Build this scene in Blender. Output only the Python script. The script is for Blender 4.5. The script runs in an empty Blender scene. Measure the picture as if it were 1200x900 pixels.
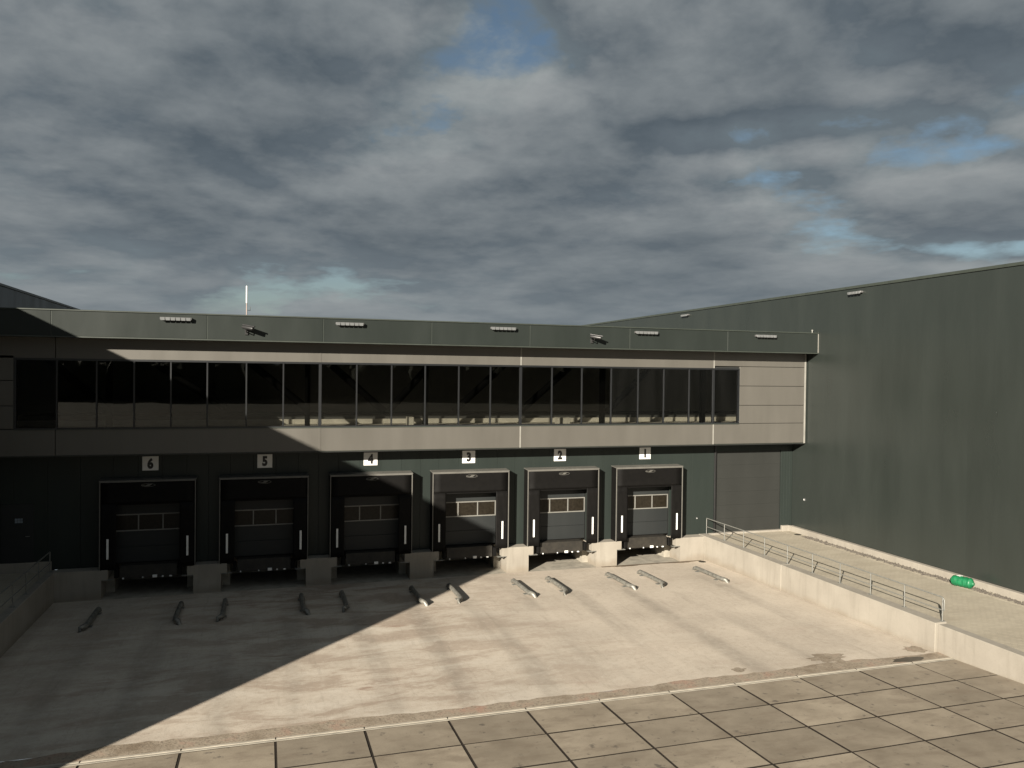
import bpy, bmesh, math, random
from mathutils import Vector, Matrix
random.seed(7)
R = math.radians
sc = bpy.context.scene
col = sc.collection

# ------------------------------------------------------------------ camera
cd = bpy.data.cameras.new('camera')
cam = bpy.data.objects.new('camera', cd); col.objects.link(cam)
yaw, pit, rol = 0.300414, -0.012913, 0.011643
fw = Vector((math.sin(yaw)*math.cos(pit), math.cos(yaw)*math.cos(pit), math.sin(pit)))
r0 = Vector((math.cos(yaw), -math.sin(yaw), 0)); u0 = r0.cross(fw)
r1 = math.cos(rol)*r0 + math.sin(rol)*u0; u1 = -math.sin(rol)*r0 + math.cos(rol)*u0
M = Matrix((r1, u1, -fw)).transposed().to_4x4(); M.translation = Vector((4.2261, -33.2347, 8.8073))
cam.matrix_world = M
cd.sensor_fit = 'HORIZONTAL'; cd.sensor_width = 36; cd.lens = 930.19/1200*36
cd.clip_start = 0.1; cd.clip_end = 6000
sc.camera = cam

# ------------------------------------------------------------------ exposure
sc.view_settings.view_transform = 'Standard'; sc.view_settings.look = 'None'
sc.view_settings.gamma = 1; sc.view_settings.use_curve_mapping = False
sc.view_settings.exposure = 1.5

# ------------------------------------------------------------------ sun
SUN_AZ, SUN_EL = R(43), R(19)          # light travels towards +x +y
sd = bpy.data.lights.new('sun', 'SUN'); sd.energy = 5; sd.angle = R(0.5); sd.color = (1, .915, .79)
so = bpy.data.objects.new('sun', sd); col.objects.link(so)
sdir = Vector((math.sin(SUN_AZ)*math.cos(SUN_EL), math.cos(SUN_AZ)*math.cos(SUN_EL), -math.sin(SUN_EL)))
so.rotation_euler = sdir.to_track_quat('-Z', 'Y').to_euler(); so.location = (-30, -40, 40)

# ------------------------------------------------------------------ node helper
class NT:
    def __init__(s, tree): s.t = tree; s.n = tree.nodes; s.l = tree.links
    def node(s, typ, **kw):
        n = s.n.new(typ)
        for k, v in kw.items(): setattr(n, k, v)
        return n
    def put(s, sock, v):
        if v is None: return
        if hasattr(v, 'links'): s.l.new(v, sock)
        else:
            if sock.type == 'RGBA' and len(v) == 3: v = (*v, 1)
            sock.default_value = v
    def math(s, op, a, b=None, c=None, clamp=False):
        n = s.node('ShaderNodeMath', operation=op); n.use_clamp = clamp
        for i, v in enumerate((a, b, c)): s.put(n.inputs[i], v)
        return n.outputs[0]
    def noise(s, vec, scale, detail=6, rough=.55, dist=0, seed=None):
        n = s.node('ShaderNodeTexNoise'); n.noise_dimensions = '3D'
        s.put(n.inputs['Vector'], vec); n.inputs['Scale'].default_value = scale
        n.inputs['Detail'].default_value = detail; n.inputs['Roughness'].default_value = rough
        n.inputs['Distortion'].default_value = dist
        return n.outputs['Fac']
    def vec(s, x, y, z):
        n = s.node('ShaderNodeCombineXYZ')
        for i, v in enumerate((x, y, z)): s.put(n.inputs[i], v)
        return n.outputs[0]
    def sep(s, v):
        n = s.node('ShaderNodeSeparateXYZ'); s.put(n.inputs[0], v); return n.outputs
    def mapping(s, v, loc=(0,0,0), scale=(1,1,1), rot=(0,0,0)):
        n = s.node('ShaderNodeMapping'); s.put(n.inputs['Vector'], v)
        n.inputs['Location'].default_value = loc; n.inputs['Scale'].default_value = scale; n.inputs['Rotation'].default_value = rot
        return n.outputs[0]
    def mix(s, f, a, b, mode='MIX'):
        n = s.node('ShaderNodeMix', data_type='RGBA', blend_type=mode)
        s.put(n.inputs[0], f); s.put(n.inputs[6], a); s.put(n.inputs[7], b)
        return n.outputs[2]
    def ramp(s, f, stops):
        n = s.node('ShaderNodeValToRGB'); e = n.color_ramp.elements
        while len(e) < len(stops): e.new(.5)
        for k, (p, c) in enumerate(stops):
            e[k].position = p; e[k].color = (*c, 1) if not isinstance(c, (int, float)) else (c, c, c, 1)
        s.put(n.inputs[0], f); return n.outputs[0]
    def rng(s, v, a, b, c=0, d=1):
        n = s.node('ShaderNodeMapRange'); s.put(n.inputs[0], v)
        for i, q in enumerate((a, b, c, d)): n.inputs[i+1].default_value = q
        return n.outputs[0]

# ------------------------------------------------------------------ world: broken stratocumulus
w = bpy.data.worlds.new('World'); sc.world = w; w.use_nodes = True
t = NT(w.node_tree); t.n.clear()
tc = t.node('ShaderNodeTexCoord').outputs['Generated']
sx, sy, sz = t.sep(tc)
hor = t.math('SQRT', t.math('MAXIMUM', t.math('ADD', t.math('MULTIPLY', sx, sx), t.math('MULTIPLY', sy, sy)), .0004))
cax, cay = t.math('DIVIDE', sx, hor), t.math('DIVIDE', sy, hor)
lev = t.math('LOGARITHM', t.math('ADD', t.math('MAXIMUM', sz, 0), .14), math.e)      # rows of cloud close up towards the horizon
az_ = t.math('ARCTAN2', sx, sy)
SO = (52, 37, 0)
# azimuth (deg from +y), elevation (deg), spread of both, thickness change: thin spots and heavy banks of this cloud deck
BANKS = [(15, 25.8, 1.6, 1.0, -.09), (33, 16.4, 4.0, .7, -.075), (42, 21.5, 2.5, 1.5, -.08), (48, 14.2, 4, .8, -.08), (47, 8.2, 6, .7, -.09), (-4, 4.7, 4, .6, -.08),
         (1, 17.5, 13, 2.6, .05), (34, 20.5, 8, 2.4, .05), (-14, 22, 7, 3.5, -.035), (16, 21.5, 4.5, 2.2, -.045), (28, 13.5, 6, 1.2, -.03), (10, 12.3, 20, .9, -.02), (3, 7.2, 7, 1.3, .05)]
def density(up):
    z_ = t.math('ADD', lev, up)
    q = t.vec(cax, cay, z_)
    big = t.noise(t.mapping(q, SO, (1, 1, 1.3)), 2.0, 2, .5, .2)
    med = t.noise(t.mapping(q, (SO[0]+4, SO[1]+.5, 4.0), (1, 1, .95)), 4.2, 6, .5, .15)
    fin = t.noise(t.mapping(q, (1.3, 9.2, 8.0), (1, 1, 1.0)), 17, 4, .6, .2)
    d = t.math('ADD', t.math('ADD', t.math('MULTIPLY', big, .36), t.math('MULTIPLY', med, .54)), t.math('MULTIPLY', fin, .14))
    wob = t.math('MULTIPLY', t.math('SUBTRACT', med, .5), .25)
    for A, Eb, sa, se, amp in BANKS:
        lv_ = lambda e: math.log(math.sin(R(e))+.14)
        u = t.math('MULTIPLY', t.math('ADD', t.math('ADD', az_, wob), -R(A)), 1/R(sa)); v = t.math('MULTIPLY', t.math('ADD', t.math('ADD', z_, wob), -lv_(Eb)), 2/(lv_(Eb+se)-lv_(Eb-se)))
        g = t.math('EXPONENT', t.math('MULTIPLY', t.math('ADD', t.math('MULTIPLY', u, u), t.math('MULTIPLY', v, v)), -.5))
        d = t.math('MULTIPLY_ADD', g, amp, d)
    return d
dens = density(0.0)
dens2 = density(.075)                                                                    # towards the sun, which stands behind the viewpoint
lit = t.rng(t.math('SUBTRACT', dens, dens2), -.06, .095, 0, 1)
base = t.ramp(dens, [(.40, (.90, 1.0, 1.05)), (.50, (.70, .765, .83)), (.58, (.54, .61, .68)), (.70, (.43, .495, .565))])
cloud = t.mix(1, base, t.mix(lit, (.70, .78, .83), (1.70, 1.67, 1.58)), 'MULTIPLY')
gap = t.rng(dens, .445, .385, 0, .85)
nish = t.node('ShaderNodeTexSky', sky_type='NISHITA'); nish.sun_disc = False
nish.sun_elevation = SUN_EL; nish.sun_rotation = math.atan2(-sdir.x, -sdir.y)
nish.air_density = 1; nish.dust_density = .6
blue = t.mix(1, nish.outputs[0], (.27, .28, .28), 'MULTIPLY')
skyc = t.mix(gap, cloud, blue)
hz = t.rng(sz, 0.0, .18, .6, 0)
skyc = t.mix(hz, skyc, (.90, 1.04, 1.12))
bg = t.node('ShaderNodeBackground'); t.put(bg.inputs[0], skyc); bg.inputs[1].default_value = .088
t.l.new(bg.outputs[0], t.node('ShaderNodeOutputWorld').inputs[0])

# ------------------------------------------------------------------ materials
def newmat(name):
    m = bpy.data.materials.new(name); m.use_nodes = True
    t = NT(m.node_tree); t.n.clear()
    b = t.node('ShaderNodeBsdfPrincipled'); o = t.node('ShaderNodeOutputMaterial'); t.l.new(b.outputs[0], o.inputs[0])
    return m, t, b
def wpos(t):
    return t.node('ShaderNodeNewGeometry').outputs['Position']
def bump(t, b, h, strength=.3, dist=.02):
    n = t.node('ShaderNodeBump'); n.inputs['Strength'].default_value = strength; n.inputs['Distance'].default_value = dist
    t.put(n.inputs['Height'], h); t.l.new(n.outputs[0], b.inputs['Normal'])
def simple(name, c, rough=.5, metal=0, var=.12, scale=3, spec=.5, bmp=0):
    m, t, b = newmat(name); p = wpos(t)
    n = t.noise(p, scale, 5)
    f = t.rng(n, .3, .7, 1-var, 1+var)
    v = t.node('ShaderNodeVectorMath', operation='SCALE'); v.inputs[0].default_value = c; t.put(v.inputs['Scale'], f)
    t.l.new(v.outputs[0], b.inputs['Base Color'])
    b.inputs['Roughness'].default_value = rough; b.inputs['Metallic'].default_value = metal
    b.inputs['Specular IOR Level'].default_value = spec
    if bmp: bump(t, b, t.noise(p, scale*6, 4), bmp, .01)
    return m
def cladding(name, c, rough, var=.07, spec=.5):
    m, t, b = newmat(name); p = wpos(t)
    ri = t.node('ShaderNodeObjectInfo').outputs['Random']
    n = t.noise(t.mapping(p, scale=(1, 1, .25)), .9, 4)
    dirt = t.noise(t.mapping(p, scale=(1, 1, .08)), 5, 5, .6)
    f = t.math('ADD', t.rng(n, .3, .7, 1-var, 1+var), t.math('ADD', t.rng(ri, 0, 1, -.02, .02), t.rng(dirt, .35, .65, -.02, .02)))
    v = t.node('ShaderNodeVectorMath', operation='SCALE'); v.inputs[0].default_value = c; t.put(v.inputs['Scale'], f)
    t.l.new(v.outputs[0], b.inputs['Base Color'])
    t.put(b.inputs['Roughness'], t.rng(n, .3, .7, rough-.05, rough+.07)); b.inputs['Specular IOR Level'].default_value = spec
    bump(t, b, t.noise(p, .7, 2), .05, .03)
    return m
MT = {}
MT['dark'] = cladding('dark_green_cladding', (.0175, .0225, .020), .38, spec=.22)
MT['gloss'] = cladding('dark_green_hall_cladding', (.0192, .0232, .0205), .32, spec=.6)
MT['dark2'] = cladding('dark_green_fascia', (.0158, .0196, .0174), .42, spec=.25)
MT['band'] = cladding('beige_cladding', (.077, .0725, .063), .42)
MT['trim'] = simple('pale_trim', (.19, .185, .165), .5)
MT['cap'] = simple('dark_cap', (.03, .036, .03), .45)
MT['soffit'] = simple('dark_soffit', (.02, .021, .02), .6)
MT['frame'] = simple('window_frame_paint', (.007, .008, .009), .4)
MT['mull'] = simple('mullion_paint', (.008, .009, .010), .4)
MT['rubber'] = simple('black_curtain', (.0026, .0023, .002), .72, var=.3, scale=5, spec=.15, bmp=.15)
MT['flap'] = simple('shelter_edge', (.088, .085, .075), .6)
MT['white'] = simple('white_strip', (.62, .62, .60), .5)
MT['plate'] = simple('sign_white', (.6, .6, .58), .45, var=.05)
MT['black'] = simple('black_print', (.008, .008, .008), .5)
MT['door'] = cladding('grey_door', (.019, .021, .021), .45, spec=.25)
MT['roller'] = cladding('grey_roller_door', (.0215, .0225, .0205), .5, spec=.25)
MT['doorframe'] = simple('door_window_frame', (.15, .147, .133), .45)
MT['pane'] = simple('brown_pane', (.014, .0115, .008), .35, var=.4, scale=9, spec=.2)
MT['lip'] = simple('dusty_steel', (.018, .0155, .0115), .65, metal=.2, var=.4, scale=7, bmp=.2)
MT['galv'] = simple('galvanised_steel', (.17, .17, .155), .5, metal=.35, var=.18, scale=12)
MT['guide'] = simple('worn_guide_steel', (.17, .165, .145), .5, metal=.4, var=.4, scale=8, bmp=.1)
MT['pit'] = simple('pit_concrete', (.24, .22, .18), .85, var=.25, bmp=.2)
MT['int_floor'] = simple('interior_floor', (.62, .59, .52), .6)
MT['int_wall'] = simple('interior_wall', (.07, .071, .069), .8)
MT['steel'] = simple('interior_steel', (.003, .003, .003), .8, spec=.05)
MT['cctv'] = simple('camera_housing', (.02, .02, .02), .4)
MT['lamp'] = simple('lamp_housing', (.09, .09, .09), .4)
MT['diff'] = simple('lamp_diffuser', (.115, .12, .12), .25)
MT['green'] = simple('green_plastic', (.005, .105, .04), .45, var=.3, scale=9)
MT['red'] = simple('red_mast', (.24, .19, .17), .5)
MT['grille'] = simple('pale_glazing', (.16, .19, .22), .3)
MT['joint'] = simple('dark_joint', (.021, .0165, .012), .9, spec=.2)
MT['gravel'] = simple('gravel_stones', (.065, .056, .045), .9, var=.5, scale=14)
MT['leaf'] = simple('wood_foliage', (.03, .035, .015), .9, var=.5, scale=.6)
MT['damp'] = simple('damp_dirt', (.10, .072, .045), .7, var=.4, scale=5)
MT['roof'] = simple('roof_membrane', (.10, .10, .10), .8)

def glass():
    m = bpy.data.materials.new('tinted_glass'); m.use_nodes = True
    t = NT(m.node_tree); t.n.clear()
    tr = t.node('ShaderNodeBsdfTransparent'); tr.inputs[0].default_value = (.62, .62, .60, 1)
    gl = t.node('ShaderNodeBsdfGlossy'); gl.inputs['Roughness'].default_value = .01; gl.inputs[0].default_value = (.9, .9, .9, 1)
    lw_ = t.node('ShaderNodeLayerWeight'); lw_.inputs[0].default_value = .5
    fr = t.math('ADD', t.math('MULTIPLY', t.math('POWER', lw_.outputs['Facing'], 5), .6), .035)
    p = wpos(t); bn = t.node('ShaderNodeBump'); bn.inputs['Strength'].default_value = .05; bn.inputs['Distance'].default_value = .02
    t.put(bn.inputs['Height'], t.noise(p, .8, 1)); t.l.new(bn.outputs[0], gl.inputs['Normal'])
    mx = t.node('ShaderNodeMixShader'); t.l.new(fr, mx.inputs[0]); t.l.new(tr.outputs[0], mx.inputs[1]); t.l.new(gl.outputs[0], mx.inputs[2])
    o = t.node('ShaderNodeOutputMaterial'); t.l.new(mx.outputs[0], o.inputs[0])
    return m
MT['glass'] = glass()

def concrete_wall():
    m, t, b = newmat('cast_concrete'); p = wpos(t)
    n = t.noise(p, .7, 5); d = t.noise(t.mapping(p, scale=(1, 1, .12)), 4.5, 5, .6); f = t.noise(p, 22, 4)
    c = t.ramp(n, [(.3, (.195, .176, .146)), (.7, (.25, .229, .192))])
    c = t.mix(t.rng(d, .5, .75, 0, .45), c, (.14, .125, .10))
    c = t.mix(t.rng(f, .55, .75, 0, .3), c, (.15, .135, .11))
    # splash dirt: brown mud film with its own ragged shape near the yard
    z = t.sep(p)[2]
    sp = t.rng(t.math('ADD', z, t.math('MULTIPLY', t.noise(p, 1.6, 4), .5)), .55, .8, .5, 0)
    c = t.mix(sp, c, (.15, .12, .085))
    t.l.new(c, b.inputs['Base Color']); b.inputs['Roughness'].default_value = .85
    bump(t, b, t.math('ADD', f, n), .25, .01)
    return m
MT['conc'] = concrete_wall()

def yard_mat():
    m, t, b = newmat('yard_concrete'); p = wpos(t); x, y, z = t.sep(p)
    base = t.ramp(t.noise(p, .35, 6, .6), [(.3, (.335, .29, .235)), (.7, (.455, .398, .326))])
    # brushed smears across the bays
    warp = t.math('MULTIPLY', t.noise(p, .4, 3), 1.6)
    st0 = t.noise(t.vec(t.math('MULTIPLY', x, .42), t.math('ADD', t.math('MULTIPLY', y, 1.15), t.math('MULTIPLY', warp, .4)), 0), 1.0, 8, .62, .5)
    st = t.math('ADD', t.math('MULTIPLY', st0, .8), t.math('MULTIPLY', t.noise(t.mapping(p, scale=(1.0, 2.2, 1)), 3.2, 6, .7), .2))
    area = t.rng(t.noise(t.mapping(p, (4.4, 1.2, 0), (.14, .18, 1)), 1, 3), .40, .62)
    # the muddy middle bays
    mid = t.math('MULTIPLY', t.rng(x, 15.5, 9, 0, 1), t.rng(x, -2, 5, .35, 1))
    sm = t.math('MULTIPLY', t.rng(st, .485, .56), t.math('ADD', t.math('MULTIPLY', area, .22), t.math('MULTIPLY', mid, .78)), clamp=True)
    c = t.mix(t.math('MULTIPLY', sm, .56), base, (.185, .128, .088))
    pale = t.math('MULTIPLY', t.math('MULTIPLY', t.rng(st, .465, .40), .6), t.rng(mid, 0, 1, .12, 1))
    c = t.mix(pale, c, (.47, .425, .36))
    red = t.math('MULTIPLY', t.rng(t.noise(t.mapping(p, (9, 4, 2), (.25, .9, 1)), 1.1, 5), .56, .68), t.math('MULTIPLY', sm, .6))
    c = t.mix(red, c, (.20, .115, .08))
    # tyre tracks run out from every dock
    wx = t.math('ADD', x, t.math('MULTIPLY', t.math('SUBTRACT', t.noise(t.mapping(p, scale=(.3, .1, 1)), 1, 2), .5), .5))
    ph = t.math('ABSOLUTE', t.math('SUBTRACT', t.math('FRACT', t.math('DIVIDE', t.math('ADD', wx, 42.0 + 0.0), 2.1)), .5))
    tr = t.math('MULTIPLY', t.rng(ph, .24, .08), t.rng(t.noise(t.mapping(p, (2, 7, 1), (.7, .10, 1)), 1, 4), .38, .60))
    tr = t.math('MULTIPLY', tr, t.rng(t.noise(p, 2.2, 5, .65), .3, .6, .45, 1))
    tr = t.math('MULTIPLY', tr, t.rng(y, -1.2, -4.5))
    c = t.mix(t.math('MULTIPLY', tr, .48), c, (.155, .135, .108))
    fl = t.noise(p, 6, 6, .72)
    c = t.mix(t.rng(fl, .52, .74, 0, .38), c, (.20, .165, .125))
    c = t.mix(t.rng(fl, .45, .30, 0, .4), c, (.47, .43, .365))
    scr = t.noise(t.mapping(p, scale=(7, .45, 1), rot=(0, 0, .06)), 1.2, 5, .7)
    c = t.mix(t.rng(scr, .56, .70, 0, .25), c, (.17, .145, .11))
    spk = t.noise(p, 38, 2)
    c = t.mix(t.rng(spk, .58, .72, 0, .45), c, (.12, .105, .085))
    # puddle mark by the wall and drain
    t.l.new(c, b.inputs['Base Color']); t.put(b.inputs['Roughness'], t.rng(st, .35, .65, .72, .92))
    bump(t, b, t.math('ADD', fl, t.math('MULTIPLY', spk, .5)), .2, .008)
    return m
MT['yard'] = yard_mat()

def slab_mat():
    m, t, b = newmat('slab_concrete'); p = wpos(t)
    ri = t.node('ShaderNodeObjectInfo').outputs['Random']
    off = t.node('ShaderNodeVectorMath', operation='ADD'); t.put(off.inputs[0], p); t.put(off.inputs[1], t.vec(t.math('MULTIPLY', ri, 40), t.math('MULTIPLY', ri, 17), 0))
    q = off.outputs[0]
    n = t.noise(q, .9, 6, .6)
    c = t.ramp(n, [(.28, (.165, .136, .098)), (.72, (.268, .227, .170))])
    v = t.mix(1, c, t.ramp(ri, [(0, .84), (1, 1.12)]), 'MULTIPLY')
    s = t.noise(t.mapping(q, scale=(.6, 1.6, 1), rot=(0, 0, .4)), 1.6, 5, .65)
    v = t.mix(t.rng(s, .5, .66, 0, .5), v, (.13, .10, .07))
    g = t.noise(q, 4, 4, .6); v = t.mix(t.rng(g, .62, .70, 0, .7), v, (.06, .05, .04))
    f = t.noise(q, 30, 3); v = t.mix(t.rng(f, .55, .75, 0, .35), v, (.12, .105, .08))
    t.l.new(v, b.inputs['Base Color']); b.inputs['Roughness'].default_value = .85
    bump(t, b, t.math('ADD', f, g), .2, .008)
    return m
MT['slab'] = slab_mat()

def paver_mat():
    m, t, b = newmat('block_paving'); p = wpos(t)
    br = t.node('ShaderNodeTexBrick'); t.put(br.inputs['Vector'], p)
    br.inputs['Color1'].default_value = (.31, .275, .21, 1); br.inputs['Color2'].default_value = (.265, .236, .182, 1); br.inputs['Mortar'].default_value = (.17, .15, .115, 1)
    br.inputs['Scale'].default_value = 1; br.inputs['Brick Width'].default_value = .22; br.inputs['Row Height'].default_value = .11; br.inputs['Mortar Size'].default_value = .006
    n = t.noise(p, .8, 6, .6)
    c = t.mix(t.rng(n, .35, .7, 0, .55), br.outputs[0], (.345, .31, .24))
    st = t.noise(t.mapping(p, scale=(.3, 1.2, 1)), 1.3, 5, .6)
    c = t.mix(t.rng(st, .5, .7, 0, .5), c, (.22, .19, .14))
    t.l.new(c, b.inputs['Base Color']); b.inputs['Roughness'].default_value = .9
    bump(t, b, br.outputs['Fac'], -.4, .006)
    return m
MT['paver'] = paver_mat()

def debris_mat():
    m, t, b = newmat('dirt_strip'); p = wpos(t)
    n = t.noise(p, 1.4, 6, .65); f = t.noise(p, 16, 4, .7)
    c = t.ramp(n, [(.3, (.15, .115, .078)), (.52, (.24, .20, .15)), (.72, (.26, .16, .115))])
    c = t.mix(t.rng(f, .5, .66, 0, .7), c, (.085, .065, .045))
    t.l.new(c, b.inputs['Base Color']); b.inputs['Roughness'].default_value = .95
    bump(t, b, f, .6, .015)
    return m
MT['debris'] = debris_mat()
MT['kerb'] = simple('pale_channel', (.30, .27, .22), .8, var=.2, scale=2, bmp=.2)
MT['wet'] = simple('wet_dirt', (.03, .025, .018), .35, var=.4, scale=6)

def ground_mat():
    m, t, b = newmat('ground_soil'); p = wpos(t)
    n = t.noise(p, .05, 8, .65); f = t.noise(p, 1.5, 5)
    c = t.ramp(n, [(.35, (.05, .055, .025)), (.6, (.10, .085, .05))]); c = t.mix(t.rng(f, .4, .7, 0, .5), c, (.07, .06, .035))
    t.l.new(c, b.inputs['Base Color']); b.inputs['Roughness'].default_value = 1
    return m
MT['ground'] = ground_mat()

# ------------------------------------------------------------------ mesh helpers
class MB:
    def __init__(s): s.v = []; s.f = []; s.sm = []
    def add(s, vs, fs, smooth=False):
        o = len(s.v); s.v += [tuple(v) for v in vs]; s.f += [tuple(i+o for i in f) for f in fs]; s.sm += [smooth]*len(fs)
        return s
    def box(s, x0, x1, y0, y1, z0, z1, ch=0):
        if not ch:
            return s.add([(x0,y0,z0),(x1,y0,z0),(x1,y1,z0),(x0,y1,z0),(x0,y0,z1),(x1,y0,z1),(x1,y1,z1),(x0,y1,z1)],
                         [(0,3,2,1),(4,5,6,7),(0,1,5,4),(1,2,6,5),(2,3,7,6),(3,0,4,7)])
        bm = bmesh.new(); bmesh.ops.create_cube(bm, size=1)
        for v in bm.verts: v.co = Vector(((x0+x1)/2+v.co.x*(x1-x0), (y0+y1)/2+v.co.y*(y1-y0), (z0+z1)/2+v.co.z*(z1-z0)))
        bmesh.ops.bevel(bm, geom=bm.edges[:], offset=ch, segments=1, affect='EDGES', profile=.5)
        bm.verts.index_update()
        s.add([v.co[:] for v in bm.verts], [[v.index for v in f.verts] for f in bm.faces]); bm.free(); return s
    def prism(s, pts, axis, a, b):
        n = len(pts)
        def mk(p, c): 
            q = list(p); q.insert(axis, c); return tuple(q)
        vs = [mk(p, a) for p in pts]+[mk(p, b) for p in pts]
        return s.add(vs, [tuple(range(n)), tuple(range(2*n-1, n-1, -1))]+[(i, i+n, (i+1) % n+n, (i+1) % n) for i in range(n)])
    def tube(s, path, r, n=10, cap=True):
        path = [Vector(p) for p in path]; rings = []; up = None
        rr = r if isinstance(r, (list, tuple)) else [r]*len(path)
        for i, p in enumerate(path):
            d = ((path[min(i+1, len(path)-1)]-p).normalized() + (p-path[max(i-1, 0)]).normalized()).normalized()
            a = Vector((0,0,1)) if abs(d.z) < .9 else Vector((1,0,0))
            u = d.cross(a).normalized(); v = d.cross(u)
            rings.append([p+rr[i]*(math.cos(2*math.pi*k/n)*u+math.sin(2*math.pi*k/n)*v) for k in range(n)])
        vs = [v for rg in rings for v in rg]
        fs = [(i*n+k, i*n+(k+1) % n, (i+1)*n+(k+1) % n, (i+1)*n+k) for i in range(len(path)-1) for k in range(n)]
        s.add(vs, fs, True)
        if cap: s.add(rings[0], [tuple(range(n))]); s.add(rings[-1], [tuple(range(n-1, -1, -1))])
        return s
    def mesh(s, name, mat, off=(0,0,0)):
        me = bpy.data.meshes.new(name)
        me.from_pydata([(v[0]-off[0], v[1]-off[1], v[2]-off[2]) for v in s.v], [], s.f)
        me.polygons.foreach_set('use_smooth', s.sm); me.materials.append(MT[mat]); me.update()
        bm = bmesh.new(); bm.from_mesh(me); bmesh.ops.recalc_face_normals(bm, faces=bm.faces); bm.to_mesh(me); bm.free()
        return me
    def build(s, name, mat, parent=None):
        off = ROOT.get(parent.name, (0,0,0)) if parent else (0,0,0)
        return link(name, s.mesh(name, mat, off), parent)
ROOT = {}
def link(name, me, parent=None, loc=None):
    o = bpy.data.objects.new(name, me); col.objects.link(o)
    if parent: o.parent = parent; ROOT[o.name] = ROOT.get(parent.name, (0,0,0))
    if loc: o.location = loc
    return o
def empty(name, loc, label, cat, group=None):
    o = bpy.data.objects.new(name, None); col.objects.link(o); o.location = loc; o.empty_display_size = .3
    ROOT[o.name] = tuple(loc); tag(o, label, cat, group); return o
def tag(o, label=None, cat=None, group=None, kind=None):
    for k, v in (('label', label), ('category', cat), ('group', group), ('kind', kind)):
        if v: o[k] = v
    return o
def copy_tree(o, parent=None):
    c = o.copy(); col.objects.link(c); c.parent = parent
    for ch in o.children: copy_tree(ch, c)
    return c
B = lambda *a, **k: MB().box(*a, **k)

# ------------------------------------------------------------------ key dimensions (metres)
DOCK = [21.0 - 4.2*k for k in range(6)]       # dock 1 .. dock 6
XR, XL = 29.05, -8.0                            # inner faces of the two halls
HT = 12.87; HALL_Y0 = -23.4
ZU = 1.25                                       # upper ground
yz = lambda y: .2 - .0157*min(y, 0)             # yard
az = lambda y: min(.42 + .05*(-14.6-y), ZU)      # apron

# ================================================================== SETTING
# ground with a hole for the sunken yard
hx0, hx1, hy0, hy1 = -3.3, 24.3, -31.2, 2.4
S = 3000
m = MB()
def gq(x0, x1, y0, y1): m.add([(x0,y0,ZU-.004),(x1,y0,ZU-.004),(x1,y1,ZU-.004),(x0,y1,ZU-.004)], [(0,1,2,3)])
gq(-S, S, -S, hy0); gq(-S, S, hy1, S); gq(-S, hx0, hy0, hy1); gq(hx1, S, hy0, hy1)
tag(m.build('ground', 'ground'), kind='structure')
# yard sheet
m = MB(); nx, ys = 14, [-14.0, -9, -4, -.62]
for j in range(len(ys)-1):
    m.add([(-3.25, ys[j], yz(ys[j])), (24.0, ys[j], yz(ys[j])), (24.0, ys[j+1], yz(ys[j+1])), (-3.25, ys[j+1], yz(ys[j+1]))], [(0,1,2,3)])
yard = tag(m.build('loading_yard', 'yard'), kind='structure')
m = MB(); m.add([(-3.25, -.585, .2), (24.0, -.585, .2), (24.0, 2.4, .2), (-3.25, 2.4, .2)], [(0,1,2,3)])
m.build('pit_floor', 'pit', yard)
m = MB(); m.add([(-3.25, -.64, .185), (24.0, -.64, .185), (24.0, -.55, .185), (-3.25, -.55, .185)], [(0,1,2,3)])
m.build('expansion_joint', 'joint', yard)
# dirt strip with an uneven edge
m = MB(); xs = [-3.25+i*.25 for i in range(110)]; e0 = []
for i, xx in enumerate(xs):
    e0.append((xx, -13.93+.05*math.sin(xx*1.3)+.06*math.sin(xx*.41)+random.uniform(-.05, .05)))
for i in range(109):
    a, b = e0[i], e0[i+1]
    m.add([(a[0], -14.44, .424), (b[0], -14.44, .424), (b[0], b[1], yz(b[1])+.004), (a[0], a[1], yz(a[1])+.004)], [(0,1,2,3)])
tag(m.build('dirt_strip', 'debris'), kind='structure')
# pale channel along the foot of the ramp
dc = tag(B(-3.2, 24.1, -14.51, -14.44, .2, .432, ch=.002).build('drain_channel', 'kerb'), kind='structure')
for k in range(12):
    x = .49+2*k
    B(x-.012, x+.012, -14.513, -14.437, .3, .435).build('channel_joint', 'joint', dc)
B(-3.2, 24.1, -14.585, -14.513, .2, .4215).build('channel_edge', 'pit', dc)
# apron of precast slabs
ys = [-14.56, -22.2, -31.2]
m = MB()
m.add([(-3.25, -14.56, az(-14.56)-.009), (24.3, -14.56, az(-14.56)-.009), (24.3, -31.2, az(-31.2)-.009), (-3.25, -31.2, az(-31.2)-.009)], [(0,1,2,3)])
apron = tag(m.build('paved_apron', 'joint'), kind='structure')
PW, PL = 2.0, 1.47
slab_mesh = B(-PW/2+.028, PW/2-.028, -PL/2+.023, PL/2-.023, -.14, 0, ch=.003).mesh('paving_slab', 'slab')
edge_mesh = B(-.75, .72, -PL/2+.023, PL/2-.023, -.14, 0, ch=.003).mesh('paving_slab_cut', 'slab')
edge_mesh2 = B(-.64, PW/2-.028, -PL/2+.023, PL/2-.023, -.14, 0, ch=.003).mesh('paving_slab_cut', 'slab')
for me in (slab_mesh, edge_mesh, edge_mesh2):
    me.materials.append(MT['joint'])
    for f_ in me.polygons: f_.material_index = 0 if f_.normal.z > .95 else 1
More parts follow.
